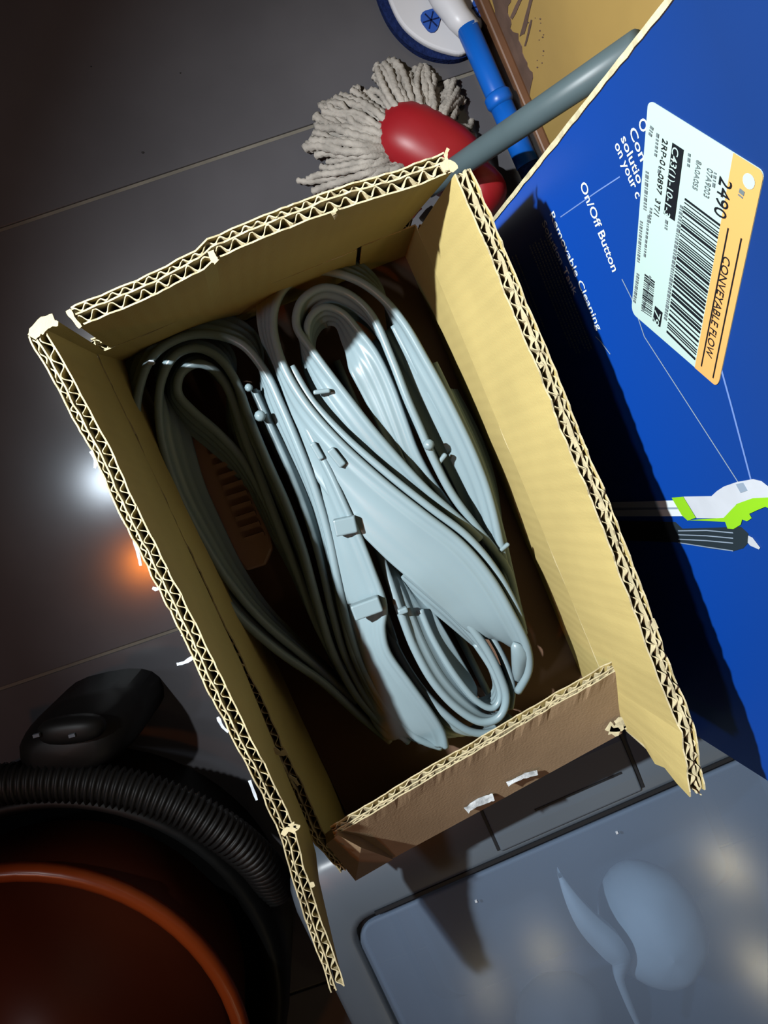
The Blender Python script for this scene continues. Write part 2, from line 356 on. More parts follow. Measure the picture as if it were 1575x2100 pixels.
for p in (((180, 925), (190, 945), (188, 960)), ((228, 1025), (238, 1050), (246, 1065)), ((268, 1105), (278, 1140), (282, 1160)), ((300, 1140), (320, 1165)), ((306, 1205), (316, 1208), (322, 1195), (318, 1180)),
          ((340, 1235), (352, 1262), (362, 1275)), ((366, 1300), (380, 1310), (392, 1300)), ((388, 1318), (396, 1345), (388, 1350)), ((356, 1362), (372, 1358), (388, 1348)), ((440, 1470), (450, 1490), (462, 1500)), ((505, 1600), (520, 1640))):
    shred([(x + 7, y) for x, y in p], .632, .0016, M_PAPER_LEAK)
for p in (((1040, 560), (1046, 566)), ((1086, 690), (1096, 700)), ((1105, 745), (1112, 752)), ((1175, 900), (1184, 915)), ((1230, 1030), (1238, 1048)), ((1335, 1270), (1345, 1290))): shred(p, .64, .0025, M_FLUTE)
shred([(956, 1662), (975, 1648), (1000, 1638), (1012, 1634)], .488, .0042, M_TAPE, 'tape_scrap'); shred([(1040, 1608), (1060, 1598), (1078, 1590), (1102, 1584)], .497, .003, M_TAPE, 'tape_scrap')

# ------------------------------------------------------------------ grey rubber seal strips
def strip(name, pts, parent, rb=.0042, tw=.0017, m=M_RUB, n=6, endb=.0026, ridge=.3):
    """pts: (px, py, z, width, tilt) - bead on the path; web hangs down (tilt 0) or lies to the right of travel (tilt 90)"""
    q = cr([(*P(p[0], p[1], p[2]), p[3], p[4]) for p in pts], n)
    path = [V(p[:3]) for p in q]; T = frames(path); vs, fs = [], []
    npf = None
    for p, pp, t in zip(path, q, T):
        side = t.cross(V((0, 0, 1))).normalized(); up = side.cross(t).normalized(); a = math.radians(pp[4])
        Wd = -up * math.cos(a) + side * math.sin(a); Tn = t.cross(Wd).normalized(); w = max(pp[3], rb * 5.2)
        r2 = rb * .75; b2 = rb * 2.5
        prof = [(rb * math.cos(math.radians(g)), rb * math.sin(math.radians(g))) for g in range(45, 316, 30)]
        prof += [(b2 - r2 * 1.2, -tw), (b2 - r2 * .5, -r2), (b2 + r2 * .5, -r2), (b2 + r2 * 1.2, -tw), (w * .55, -tw), (w * .62, -tw * 1.6), (w * .69, -tw), (w - endb, -tw), (w - endb * .4, -endb), (w + endb * .4, -endb * .6), (w + endb * .6, 0), (w + endb * .4, endb * .6), (w - endb * .4, endb), (w - endb, tw),
                 (w * .69, tw), (w * .62, tw * 1.6), (w * .55, tw), (b2 + r2 * 1.2, tw), (b2 + r2 * .5, r2), (b2 - r2 * .5, r2), (b2 - r2 * 1.2, tw)]
        npf = len(prof)
        for x, y in prof: vs.append(p + Wd * x + Tn * y)
    for i in range(len(path) - 1):
        for k in range(npf): a = i * npf + k; b = i * npf + (k + 1) % npf; fs.append((a, b, b + npf, a + npf))
    fs.append(tuple(range(npf))); fs.append(tuple(range((len(path) - 1) * npf, len(path) * npf)))
    return obj(name, vs, fs, m, parent, True)
def pt(px, py, z): return P(px, py, z)
coilR = thing('rubber_seal_coil', 'coil of pale grey rubber seal strip beside the lit wall of the open box', 'rubber seal', P(880, 1000, .3845), 'coiled seal strips in the open box')
coilL = thing('rubber_seal_coil', 'coil of grey rubber seal strip half in shadow along the torn side flap', 'rubber seal', P(520, 1080, .3845), 'coiled seal strips in the open box')
# right coil: outer loop that turns into the broad band crossing the box
strip('seal_strip', [(1050, 1240, .446, .03, -20), (1036, 1165, .452, .03, -30), (1006, 1030, .458, .034, -42), (972, 935, .462, .036, -48), (922, 830, .464, .038, -50), (872, 738, .464, .036, -46), (820, 652, .462, .034, -20), (758, 590, .460, .034, 25), (690, 560, .459, .036, 42), (630, 560, .459, .036, 44), (578, 598, .460, .034, 42), (560, 662, .464, .03, 30),
     (578, 742, .470, .028, 25), (622, 822, .476, .034, 45), (690, 902, .482, .042, 62), (780, 985, .488, .05, 72), (868, 1055, .492, .056, 76), (945, 1115, .493, .058, 78), (1005, 1185, .492, .056, 72), (1050, 1262, .488, .05, 62), (1080, 1325, .480, .042, 40), (1084, 1375, .468, .04, 10), (1062, 1418, .455, .045, -15)], coilR)
# strand riding on the broad band's inner edge
strip('seal_strip', [(598, 752, .466, .03, 10), (640, 822, .472, .03, 20), (705, 893, .478, .03, 30), (795, 972, .484, .03, 30), (880, 1040, .487, .03, 25), (958, 1100, .487, .03, 20), (1018, 1172, .485, .03, 10), (1060, 1250, .480, .03, 5), (1075, 1300, .474, .03, 0)], coilR, rb=.0036)
# second loop
strip('seal_strip', [(985, 1105, .462, .028, -40), (925, 1050, .468, .028, -52), (862, 992, .472, .028, -60), (772, 892, .472, .028, -64), (694, 792, .469, .027, -60), (638, 716, .465, .026, -30), (608, 668, .462, .03, 10), (618, 618, .461, .03, 30), (662, 590, .461, .03, 36), (716, 604, .461, .03, 34), (764, 650, .463, .03, 10),
     (803, 736, .466, .028, -8), (834, 816, .468, .028, -10), (862, 880, .468, .028, -10), (888, 940, .467, .028, -10), (926, 1012, .464, .028, -8), (976, 1080, .460, .028, -6), (1038, 1163, .454, .028, -4), (1060, 1240, .448, .03, 0), (1066, 1290, .444, .03, 0)], coilR, rb=.004)
# inner loop with the pale wide band
strip('seal_strip', [(835, 1005, .444, .022, 0), (752, 905, .448, .022, 0), (684, 812, .452, .022, 0), (648, 748, .457, .024, 0), (630, 692, .458, .03, 10), (636, 652, .457, .032, 20), (664, 630, .457, .032, 26), (702, 642, .457, .03, 20), (738, 682, .458, .026, 46), (772, 728, .459, .029, 78), (802, 790, .459, .028, 80), (828, 860, .459, .025, 80), (852, 925, .458, .022, 78), (884, 985, .455, .024, 60), (925, 1045, .451, .022, 40), (965, 1115, .447, .022, 20)], coilR, rb=.0036)
# outermost side strands against the lit wall
strip('seal_strip', [(806, 668, .450, .034, 40), (848, 745, .452, .036, 50), (895, 832, .453, .036, 50), (945, 922, .452, .034, 45), (985, 995, .449, .034, 35), (1012, 1072, .446, .034, 22), (1035, 1155, .442, .034, 10), (1052, 1235, .438, .034, 5)], coilR, rb=.0038)
strip('seal_strip', [(890, 745, .438, .034, 10), (940, 850, .444, .036, 14), (985, 950, .447, .036, 14), (1016, 1050, .445, .036, 8), (1042, 1155, .440, .034, 4), (1066, 1260, .434, .034, 0)], coilR, rb=.0038)
strip('seal_strip', [(918, 800, .430, .034, -20), (966, 905, .436, .036, -24), (1002, 1000, .438, .036, -20), (1030, 1100, .436, .036, -10), (1052, 1200, .432, .034, 0), (1074, 1290, .428, .034, 0)], coilR, rb=.0038)
# under-layer of the broad band and its bottom loop
strip('seal_strip', [(838, 1165, .462, .03, 40), (885, 1205, .466, .03, 40), (945, 1262, .466, .03, 34), (992, 1322, .464, .03, 20), (1022, 1378, .460, .032, 0), (1038, 1430, .457, .036, -20), (1024, 1470, .456, .036, -20), (985, 1480, .457, .038, 25), (935, 1450, .460, .040, 46), (888, 1398, .463, .042, 54), (850, 1330, .465, .040, 56), (823, 1260, .465, .036, 48), (798, 1188, .462, .028, 30), (774, 1122, .452, .024, 10), (755, 1060, .44, .024, 0)], coilR)
strip('seal_strip', [(862, 1250, .455, .028, 30), (888, 1310, .456, .028, 35), (930, 1380, .455, .03, 35), (975, 1435, .452, .03, 25), (1010, 1452, .45, .03, 0), (1026, 1425, .449, .03, 0), (1010, 1375, .45, .03, 0), (975, 1320, .451, .03, 0)], coilR, rb=.0034)
strip('seal_strip', [(960, 1240, .45, .03, 0), (1004, 1300, .452, .03, 0), (1036, 1360, .45, .03, 0), (1050, 1410, .448, .03, 0), (1046, 1452, .446, .03, 0)], coilR, rb=.0038)
strip('seal_strip', [(790, 1270, .44, .034, 40), (815, 1335, .446, .04, 52), (858, 1405, .448, .046, 58), (910, 1462, .446, .05, 54), (965, 1500, .44, .046, 34), (1015, 1500, .434, .04, 5), (1050, 1470, .43, .034, 0)], coilR)
# folded end of the broad band
fz = [P(1042, 1302, .484), P(1094, 1332, .482), P(1088, 1362, .470), P(1062, 1424, .452), P(1048, 1380, .462), P(1050, 1345, .476)]
fb = [p - V((0, 0, .005)) for p in fz]; subsurf(obj('folded_end', fz + fb + [P(1066, 1352, .486)], [(0, 1, 12), (1, 2, 12), (2, 3, 12), (3, 4, 12), (4, 5, 12), (5, 0, 12), (6, 7, 8, 9, 10, 11)] + [(i, (i + 1) % 6, 6 + (i + 1) % 6, 6 + i) for i in range(6)], M_RUB, coilR, True), 1)
# left coil
strip('seal_strip', [(905, 1532, .432, .03, 20), (855, 1512, .44, .034, -35), (798, 1455, .446, .034, -40), (745, 1375, .452, .032, -30), (712, 1280, .458, .03, -24), (692, 1185, .462, .03, -22), (672, 1090, .464, .03, -24), (645, 1000, .466, .03, -26), (610, 910, .466, .03, -30), (576, 830, .464, .03, -34), (545, 765, .461, .032, -18),
     (498, 708, .459, .036, 25), (432, 686, .457, .038, 40), (368, 694, .456, .038, 44), (312, 733, .455, .038, 44), (284, 805, .454, .036, 36), (282, 880, .453, .034, 10), (306, 965, .452, .034, -10), (352, 1062, .451, .034, -20), (412, 1165, .45, .034, -20), (484, 1258, .449, .034, -14), (570, 1335, .446, .034, -6), (660, 1398, .442, .034, 0), (740, 1470, .434, .034, 0), (800, 1520, .426, .03, 0)], coilL)
strip('seal_strip', [(800, 1500, .436, .034, 0), (735, 1432, .442, .036, -14), (682, 1335, .448, .034, -16), (650, 1232, .454, .034, -18), (622, 1130, .458, .034, -20), (590, 1040, .46, .034, -24), (548, 945, .461, .034, -28), (512, 858, .46, .032, -34), (485, 785, .457, .03, -20), (450, 735, .455, .032, 20), (402, 714, .454, .034, 34), (356, 732, .453, .034, 36), (330, 785, .452, .034, 20), (326, 850, .451, .036, -24), (336, 920, .449, .036, -36), (366, 1010, .447, .034, -36), (412, 1100, .446, .034, -30), (468, 1190, .445, .034, -20), (540, 1275, .442, .034, -10), (640, 1360, .436, .034, 0), (730, 1440, .428, .03, 0)], coilL)
strip('seal_strip', [(730, 1430, .428, .03, 0), (655, 1290, .436, .034, -10), (612, 1180, .44, .036, -16), (574, 1085, .443, .036, -24), (538, 990, .446, .036, -30), (500, 890, .45, .034, -30), (470, 802, .451, .034, -10), (438, 758, .45, .034, 20), (402, 746, .449, .034, 30), (370, 768, .448, .034, 30), (366, 808, .447, .034, 34), (398, 845, .446, .034, 38), (448, 888, .444, .034, 38), (494, 938, .441, .034, 34), (536, 1010, .438, .034, 24), (580, 1100, .434, .03, 10), (640, 1225, .43, .03, 0), (690, 1330, .424, .03, 0)], coilL, rb=.0044)
# strand between, carrying the moulded clips and ending in the folded pouch
strip('seal_strip', [(588, 782, .452, .03, 0), (614, 845, .462, .03, 10), (646, 910, .470, .03, 30), (676, 968, .474, .03, 44), (706, 1035, .477, .032, 54), (736, 1102, .478, .036, 60), (764, 1172, .478, .042, 62), (787, 1240, .476, .044, 62), (784, 1290, .472, .036, 58), (796, 1340, .468, .044, 60), (838, 1400, .464, .056, 66), (880, 1458, .457, .06, 70), (906, 1500, .449, .052, 70), (914, 1532, .442, .03, 60)], coilL, rb=.0036)
strip('seal_strip', [(560, 790, .446, .03, -10), (592, 870, .452, .03, -12), (628, 960, .456, .03, -12), (660, 1060, .459, .03, -12), (684, 1160, .46, .03, -10), (702, 1255, .458, .03, -6), (728, 1350, .454, .03, 0), (778, 1440, .446, .03, 0), (838, 1505, .438, .03, 0)], coilL, rb=.0036)
strip('seal_strip', [(520, 800, .448, .03, -10), (556, 880, .454, .03, -24), (596, 970, .457, .03, -28), (632, 1065, .458, .03, -26), (660, 1165, .457, .03, -20), (682, 1260, .454, .03, -12), (712, 1355, .449, .03, 0), (768, 1455, .441, .03, 0), (838, 1522, .434, .03, 0)], coilL, rb=.0036)
strip('seal_strip', [(735, 1120, .45, .028, 0), (765, 1180, .45, .028, 0), (792, 1260, .448, .028, 0), (812, 1320, .444, .028, 0)], coilL, rb=.003)
# strips lower down in the dark
for k, (dz, sx) in enumerate(((-.035, 0), (-.055, 10))):
    strip('seal_strip', [(1010 + sx, 1440, .43 + dz, .02, 0), (940, 1300, .43 + dz, .02, 0), (860, 1130, .43 + dz, .02, 0), (760, 900, .43 + dz, .02, 0), (690, 740, .43 + dz, .02, 0)], coilR, rb=.004, n=3)
    strip('seal_strip', [(790 + sx, 1420, .43 + dz, .02, 0), (720, 1250, .43 + dz, .02, 0), (640, 1060, .43 + dz, .02, 0), (520, 850, .43 + dz, .02, 0), (430, 760, .43 + dz, .02, 0)], coilL, rb=.004, n=3)
def clip(parent, px, py, z, ang, a, b, h, name='clip'):
    u = V((math.cos(ang), math.sin(ang), 0)); v = V((-u.y, u.x, 0)); o = box(name, P(px, py, z), u * a, v * b, V((0, 0, h)), M_RUB, parent); bevel(o, .0018, 3); return o
A = math.radians
clip(coilL, 708, 1078, .484, A(12), .0105, .008, .006); clip(coilL, 752, 1246, .486, A(20), .014, .0075, .0065)
clip(coilR, 690, 938, .484, A(-52), .010, .0038, .005); clip(coilR, 660, 803, .472, A(8), .008, .0022, .004); clip(coilR, 826, 1252, .473, A(20), .005, .003, .004)
clip(coilR, 905, 942, .462, A(52), .007, .0022, .004); clip(coilL, 650, 925, .476, A(-60), .009, .003, .004); clip(coilR, 1034, 1122, .458, A(40), .006, .002, .003)
def knob(parent, px, py, z, r=.0055):
    p = P(px, py, z); vs, fs = [], []
    for i in range(7):
        a = math.pi * i / 6
        for k in range(10): b = 2 * math.pi * k / 10; vs.append(p + V((math.sin(a) * math.cos(b), math.sin(a) * math.sin(b), math.cos(a) * .9)) * r)
    for i in range(6):
        for k in range(10): fs.append((i * 10 + k, i * 10 + (k + 1) % 10, i * 10 + 10 + (k + 1) % 10, i * 10 + 10 + k))
    obj('knob', vs, fs, M_RUB, parent, True)
knob(coilR, 879, 912, .474); knob(coilL, 533, 853, .468); knob(coilL, 510, 795, .46, .004)
# ribbed moulded end piece in the shadow
rp = thing('ribbed_plate', 'dark brown ribbed plastic end piece lying in shadow inside the left coil', 'plastic part', P(450, 1030, .3845))
pl = [(338, 905), (400, 895), (445, 905), (490, 945), (528, 1010), (552, 1080), (560, 1125), (545, 1160), (505, 1172), (455, 1110), (395, 1010)]
prism('plate', [P(*q, .412) for q in pl], .385, .412, M_RUBB, rp); bevel(bpy.data.objects[rp.children[0].name], .003)
for k in range(9):
    t = k / 8; a = P(452 + 70 * t, 930 + 170 * t, .414); d = V((.018, .006, 0)); box('rib', a, d * .55, V((-d.y, d.x, 0)) * .12, V((0, 0, .003)), M_RUBB, rp)
crumb = prism('light_leak', [P(308 + 8 * math.cos(i), 743 + 6 * math.sin(i * 1.0), .467) for i in (0, 1, 2.2, 3.3, 4.3, 5.4)], .4615, .4645, M_PAPER_LEAK, loc=P(308, 743, .4615)); tag(crumb, 'tiny white painted light leak on the shadowed seal loop', 'painted light leak')  # pale chip painted in as light leaking through the flap corner gap

# ------------------------------------------------------------------ big blue printed carton
BM, BLEAN, BZ = .21, .12, .86
bn = (MD - V((0, 0, BLEAN))).normalized() * -1          # faces the open carton
BO = ML(BM, 0, .5)
def PB(px, py, off=0.0):
    d = ray(px, py); o = V((0, 0, HC)); q = BO + bn * off; return o + d * ((q - o).dot(bn) / d.dot(bn))
def bpt(l, z, off=0.0): return ML(BM + BLEAN * (z - .5), l, z) + bn * off
e0 = PB(1012, 448); e1 = PB(1372, -5); l0 = (e0.dot(LD) + e1.dot(LD)) / 2; lend = .442
print('edge l', e0.dot(LD), e1.dot(LD), e0.z, e1.z)
blue = thing('printed_carton', 'tall blue printed appliance carton with a barcode sticker and steam mop picture', 'box', ML(BM + .06, .15, 0))
elow, ehigh = e0, e1
def edge_at(z): t = (z - e0.z) / (e1.z - e0.z); return e0.lerp(e1, t).dot(LD)
dk = -bn
def slab(name, l0b, l0t, l1b, l1t, z0, z1, f0, f1, m):
    vs = [bpt(l0b, z0, f0), bpt(l1b, z0, f0), bpt(l1t, z1, f0), bpt(l0t, z1, f0), bpt(l0b, z0, f1), bpt(l1b, z0, f1), bpt(l1t, z1, f1), bpt(l0t, z1, f1)]
    return obj(name, vs, [(0, 1, 2, 3), (4, 5, 6, 7), (0, 1, 5, 4), (1, 2, 6, 5), (2, 3, 7, 6), (3, 0, 4, 7)], m, blue)
z0, z1 = .012, BZ
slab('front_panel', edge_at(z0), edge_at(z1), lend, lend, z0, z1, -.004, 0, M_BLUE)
slab('body', edge_at(z0) + .012, edge_at(z1) + .012, lend - .004, lend - .004, z0 + .0, z1 - .004, -.12, -.0042, M_BLUEDK)
# worn raw edge of the front panel with its flutes
ne = 90; vs, fs = [], []
for i in range(ne + 1):
    z = z0 + (z1 - z0) * i / ne; w = .0032 + .001 * wn(i * .9, 4)
    vs += [bpt(edge_at(z) - .0006, z, .0012 + .0006 * wn(i * 1.7, 8)), bpt(edge_at(z) + w, z, .0012), bpt(edge_at(z) + w + .0008, z, -.002), bpt(edge_at(z) - .0012, z, -.0045)]
for i in range(ne): a = i * 4; fs += [(a + k, a + (k + 1) % 4, a + 4 + (k + 1) % 4, a + 4 + k) for k in range(4)]
obj('raw_edge', vs, fs, M_EDGE, blue)
def bpoly(name, pts, off, m, parent, th=.0003):
    q = [PB(x, y) + bn * off for x, y in pts]; n = len(q); b = [p - bn * th for p in q]
    return obj(name, q + b, [tuple(range(n)), tuple(range(n, 2 * n))] + [(i, (i + 1) % n, n + (i + 1) % n, n + i) for i in range(n)], m, parent)
def bline(name, pts, w, off, m, parent):
    q = [PB(*p) + bn * off for p in pts]; vs, fs = [], []
    for i, p in enumerate(q):
        t = (q[min(i + 1, len(q) - 1)] - q[max(i - 1, 0)]).normalized(); s = t.cross(bn).normalized() * w / 2; vs += [p - s, p + s]
    for i in range(len(q) - 1): fs.append((2 * i, 2 * i + 1, 2 * i + 3, 2 * i + 2))
    return obj(name, vs, fs, m, parent)
def btext(txt, a, b, h, off, m, parent, name='printed_text', bold=0.0, up=None):
    cu = bpy.data.curves.new('t', 'FONT'); cu.body = txt; cu.size = 1; cu.offset = bold; cu.resolution_u = 3
    ob = bpy.data.objects.new('t', cu); COL.objects.link(ob); dg = bpy.context.evaluated_depsgraph_get(); me = bpy.data.meshes.new_from_object(ob.evaluated_get(dg))
    bpy.data.objects.remove(ob); bpy.data.curves.remove(cu)
    xs = [v.co.x for v in me.vertices]; x0, x1 = min(xs), max(xs)
    A0, B0 = PB(*a), PB(*b); ex = (B0 - A0); wid = ex.length; ex.normalize(); ey = bn.cross(ex).normalized()
    ctr = up if up else None
    if ctr: ey = (PB(*ctr) - A0); ey = (ey - ex * ey.dot(ex)).normalized()
    off0 = root_loc(parent); vs = [A0 + ex * ((v.co.x - x0) / (x1 - x0) * wid) + ey * (v.co.y / .70 * h) + bn * off - off0 for v in me.vertices]
    for v, q in zip(me.vertices, vs): v.co = q
    me.materials.clear(); me.materials.append(m); me.name = name
    o = bpy.data.objects.new(name, me); COL.objects.link(o); o.parent = parent; return o
UPB = None
btext('On/Off Button', (1190, 379), (1257, 558), .0098, .0004, M_PWHITE, blue, bold=.012, up=(1240, 330))
btext('Removable Cleaning', (1128, 440), (1226, 678), .0092, .0004, M_PWHITE, blue, bold=.008, up=(1178, 392))
btext('Solution Tank', (1112, 458), (1178, 606), .0088, .0004, M_PWHITE, blue, bold=.008, up=(1160, 410))
btext('O', (1309, 251), (1318, 274), .0085, .0004, M_PWHITE, blue, bold=.012, up=(1340, 220)); btext('Con', (1291, 268), (1315, 332), .0078, .0004, M_PWHITE, blue, bold=.012, up=(1330, 230))
btext('solutio', (1274, 284), (1309, 378), .0078, .0004, M_PWHITE, blue, bold=.012, up=(1320, 240)); btext('on your c', (1261, 298), (1306, 408), .0078, .0004, M_PWHITE, blue, bold=.012, up=(1310, 255))
rr = random.Random(3)
def dashes(a, b, h, m, parent, off=.0004, name='fine_print'):      # one line of print too small to read
    A0, B0 = PB(*a), PB(*b); ex = B0 - A0; Ln = ex.length; ex.normalize(); ey = bn.cross(ex).normalized(); x = 0; vs, fs = [], []
    while x < Ln:
        w = rr.choice((.0009, .0013, .0018, .0026))
        if x + w > Ln: break
        n = len(vs); vs += [A0 + ex * x + bn * off - ey * h / 2, A0 + ex * (x + w) + bn * off - ey * h / 2, A0 + ex * (x + w) + bn * off + ey * h / 2, A0 + ex * x + bn * off + ey * h / 2]; fs.append((n, n + 1, n + 2, n + 3)); x += w + .0008
    return obj(name, vs, fs, m, parent)
for k, (s, e) in enumerate(((0, 1), (.03, 1), (0, .97), (.02, .92), (0, 1), (.01, .98), (0, .9))):
    ax, ay = 1120 - k * 5.5, 482 + k * 3.5; dashes((ax + s * 95, ay + s * 235), (ax + e * 95, ay + e * 235), .0026, M_PGREY, blue)
for k in range(2): dashes((1058 - k * 7, 522 + k * 4), (1118 - k * 7, 676 + k * 4), .0028, M_PGREY, blue)
bline('leader_line', [(1150, 445), (1226, 392), (1272, 362)], .0009, .0003, M_PLINE, blue); bline('leader_line', [(1276, 572), (1296, 612), (1322, 690), (1420, 842), (1514, 988)], .0011, .0003, M_PGREY, blue)
bline('leader_line', [(1478, 750), (1500, 830), (1541, 985)], .0018, .0003, M_PLINE, blue); bline('leader_line', [(1222, 690), (1232, 700), (1252, 726)], .0012, .0003, M_PGREY, blue)
# printed picture of the mop handle
pic = bpoly('mop_picture', [(1403, 1018), (1460, 1017), (1472, 1006), (1486, 997), (1512, 988), (1545, 982), (1562, 986), (1580, 1000), (1580, 1020), (1545, 1022), (1512, 1033), (1500, 1048), (1488, 1062), (1430, 1062)], .0006, M_PLIGHT, blue)
pic['label'] = 'printed picture of a white and lime steam mop handle'
bpoly('tube_print', [(1215, 1031), (1385, 1026), (1390, 1040), (1215, 1041)], .0004, M_PWHITE, pic); bpoly('tube_print', [(1215, 1047), (1392, 1044), (1404, 1058), (1215, 1059)], .0004, M_PWHITE, pic); bpoly('tube_shade', [(1215, 1041), (1390, 1039), (1394, 1046), (1215, 1048)], .0003, M_PGREY, pic)
bpoly('lime_ring', [(1379, 1020), (1402, 1018), (1428, 1061), (1412, 1067), (1400, 1056)], .0008, M_PGREEN, pic)
bpoly('lime_grip', [(1412, 1066), (1486, 1061), (1502, 1044), (1514, 1032), (1545, 1021), (1582, 1019), (1582, 1043), (1572, 1038), (1555, 1045), (1538, 1053), (1543, 1062), (1534, 1068), (1524, 1064), (1521, 1075), (1506, 1084), (1494, 1083), (1489, 1069)], .0009, M_PGREEN, pic)
bpoly('button_print', [(1511, 992), (1526, 989), (1535, 1005), (1521, 1010)], .0009, M_PGREY, pic)
bpoly('cord_print', [(1215, 1068), (1385, 1070), (1400, 1084), (1520, 1080), (1535, 1094), (1536, 1112), (1525, 1124), (1505, 1130), (1460, 1125), (1390, 1112), (1215, 1105)], .0004, M_PDARK, pic)
for y0, y1, y2 in ((1088, 1087, 1092), (1096, 1098, 1103), (1105, 1108, 1113), (1112, 1121, 1129)): bline('cord_highlight', [(1392, y0), (1450, y1), (1505, y2)], .0009, .0007, M_PGREY, pic)
bpoly('plug_print', [(1536, 1098), (1544, 1102), (1560, 1123), (1558, 1126), (1540, 1118), (1535, 1112)], .0007, M_PLIGHT, pic)
# sticker
def lab(s, t): # bilinear over the sticker corners: s along the reading direction, t towards the orange side
    a, b, c, d = (1331, 203), (1296, 640), (1474, 794), (1570, 352)
    return tuple((a[i] * (1 - s) + b[i] * s) * (1 - t) + (d[i] * (1 - s) + c[i] * s) * t for i in (0, 1))
def rq(r=.035, n=5):
    out = []
    for cs, ct, a0 in ((1 - r, 1 - r * 1.45, 0), (r, 1 - r * 1.45, 90), (r, r * 1.45, 180), (1 - r, r * 1.45, 270)):
        for k in range(n + 1): a = math.radians(a0 + 90 * k / n); out.append(lab(cs + r * math.cos(a), ct + r * 1.45 * math.sin(a)))
    return out
st = bpoly('sticker', rq(), .0006, M_LABEL, blue, .0005); st['label'] = 'pale mint sticker with barcode and orange band reading CONVEYABLE FLOW'
ro = rq(); band = [p for p in ro[:12]]
ob_ = [lab(1, .735)] if False else []
bpoly('orange_band', [lab(1 - .0, .735), *ro[:12], lab(0.0, .735)], .0009, M_ORANGE, st, .0002)
UPL = lambda a: (a[0] + 46, a[1] + 29)
def lt_(txt, a, b, h, m, bold=.0, off=.0013): btext(txt, a, b, h, off, m, st, bold=bold, up=UPL(a))
lt_('CONVEYABLE FLOW', (1487, 521), (1450, 724), .0062, M_INK, .004); lt_('2490', (1480, 358), (1467, 435), .0105, M_INK, .0)
bline('rule_line', [(1497, 466), (1441, 750)], .0011, .0012, M_INK, st); bline('rule_line', [(1524, 487), (1465, 774)], .0011, .0012, M_INK, st)
bpoly('black_field', [(1382, 291), (1405, 306), (1386, 452), (1364, 437)], .0011, M_INK, st, .0001); lt_('C43(1)-10-1-3', (1384, 297), (1366, 437), .0058, M_LABEL, .006, .0015)
lt_('2RP-01-0897  3T/1', (1362, 281), (1344, 436), .0050, M_INK); lt_('8A0A0S5', (1432, 325), (1423, 384), .0042, M_INKG); lt_('07A9003', (1454, 341), (1446, 400), .0046, M_INKG)
bpoly('black_field', [(1346, 626), (1361, 640), (1356, 670), (1341, 656)], .0011, M_INK, st, .0001); lt_('79', (1347, 632), (1342, 658), .0068, M_LABEL, .006, .0015)
def bars(q, n, seed, duty=.5):
    rg = random.Random(seed); a, b, c, d = q; vs, fs = [], []; x = 0
    ws = [];
    for i in range(n): ws += [rg.choice((1, 1, 2, 2.6)), rg.choice((1, 1, 1.6, 2.4))]
    tot = sum(ws); x = 0
    for i, w in enumerate(ws):
        if i % 2 == 0:
            k = len(vs)
            for t, (p, r) in ((x / tot, (a, d)), ((x + w) / tot, (a, d))):
                for (u0, u1) in ((a, d), (b, c)): vs.append(PB(u0[0] + (u1[0] - u0[0]) * t, u0[1] + (u1[1] - u0[1]) * t) + bn * .0012)
            fs.append((k, k + 1, k + 3, k + 2))
        x += w
    return obj('barcode', vs, fs, M_INK, st)
bars([(1408, 404), (1480, 458), (1427, 741), (1369, 684)], 40, 5); bars([(1325, 560), (1345, 576), (1338, 652), (1317, 638)], 20, 9)
for a, b, h, m in (((1340, 258), (1334, 286), .003, M_INKG), ((1352, 272), (1346, 330), .0022, M_INKG), ((1356, 340), (1352, 362), .002, M_INKG), ((1330, 350), (1325, 430), .0028, M_INKG), ((1338, 425), (1334, 460), .002, M_INKG), ((1318, 452), (1311, 540), .0026, M_INKG),
                   ((1333, 440), (1324, 530), .0018, M_INKG), ((1311, 560), (1303, 620), .0028, M_INKG), ((1417, 313), (1414, 345), .002, M_INKG), ((1470, 352), (1466, 385), .002, M_INKG), ((1401, 420), (1366, 660), .0028, M_INKG), ((1526, 388), (1520, 408), .004, M_INKG), ((1370, 450), (1368, 472), .0025, M_INKG), ((1336, 565), (1320, 640), .002, M_INKG)):
    dashes(a, b, h, m, st, .0012)
bpoly('pale_logo_disc', [lab(.075 + .034 * math.cos(i * math.pi / 8), .90 + .052 * math.sin(i * math.pi / 8)) for i in range(16)], .0012, M_LABEL, st, .0001)

# ------------------------------------------------------------------ string mop: red socket, grey pole, cotton strings
mop = thing('string_mop', 'cotton string mop with red plastic socket and grey pole lying by the wall', 'mop', P(880, 320, 0))
def dome(name, ca, cb, ra, rb_, h, m, parent, z=0.0, pw=2.4, n=20, rings=8):
    c = (ca + cb) / 2; ax = (cb - ca).normalized(); ay = V((-ax.y, ax.x, 0)); L2 = (cb - ca).length / 2; vs, fs = [], []
    for j in range(rings + 1):
        a = math.pi / 2 * j / rings; s = math.cos(a) ** (2 / pw); zz = math.sin(a) ** (2 / pw)
        for k in range(n):
            b = 2 * math.pi * k / n; cx = abs(math.cos(b)) ** (2 / 2.6) * (1 if math.cos(b) >= 0 else -1); sy = abs(math.sin(b)) ** (2 / 2.6) * (1 if math.sin(b) >= 0 else -1)
            vs.append(V((c.x, c.y, z)) + ax * (cx * L2 * max(s, .02)) + ay * (sy * ra * max(s, .02)) + V((0, 0, zz * h)))
    for j in range(rings):
        for k in range(n): fs.append((j * n + k, j * n + (k + 1) % n, (j + 1) * n + (k + 1) % n, (j + 1) * n + k))
    fs.append(tuple(range(n))); fs.append(tuple(range(rings * n, rings * n + n)))
    return obj(name, vs, fs, m, parent, True)
dome('socket', P(772, 252, .02), P(985, 372, .02), .052, 0, .055, M_RED, mop, .022)
so = dome('socket_collar', P(935, 350, .02), P(1022, 432, .02), .036, 0, .06, M_RED, mop, .015)
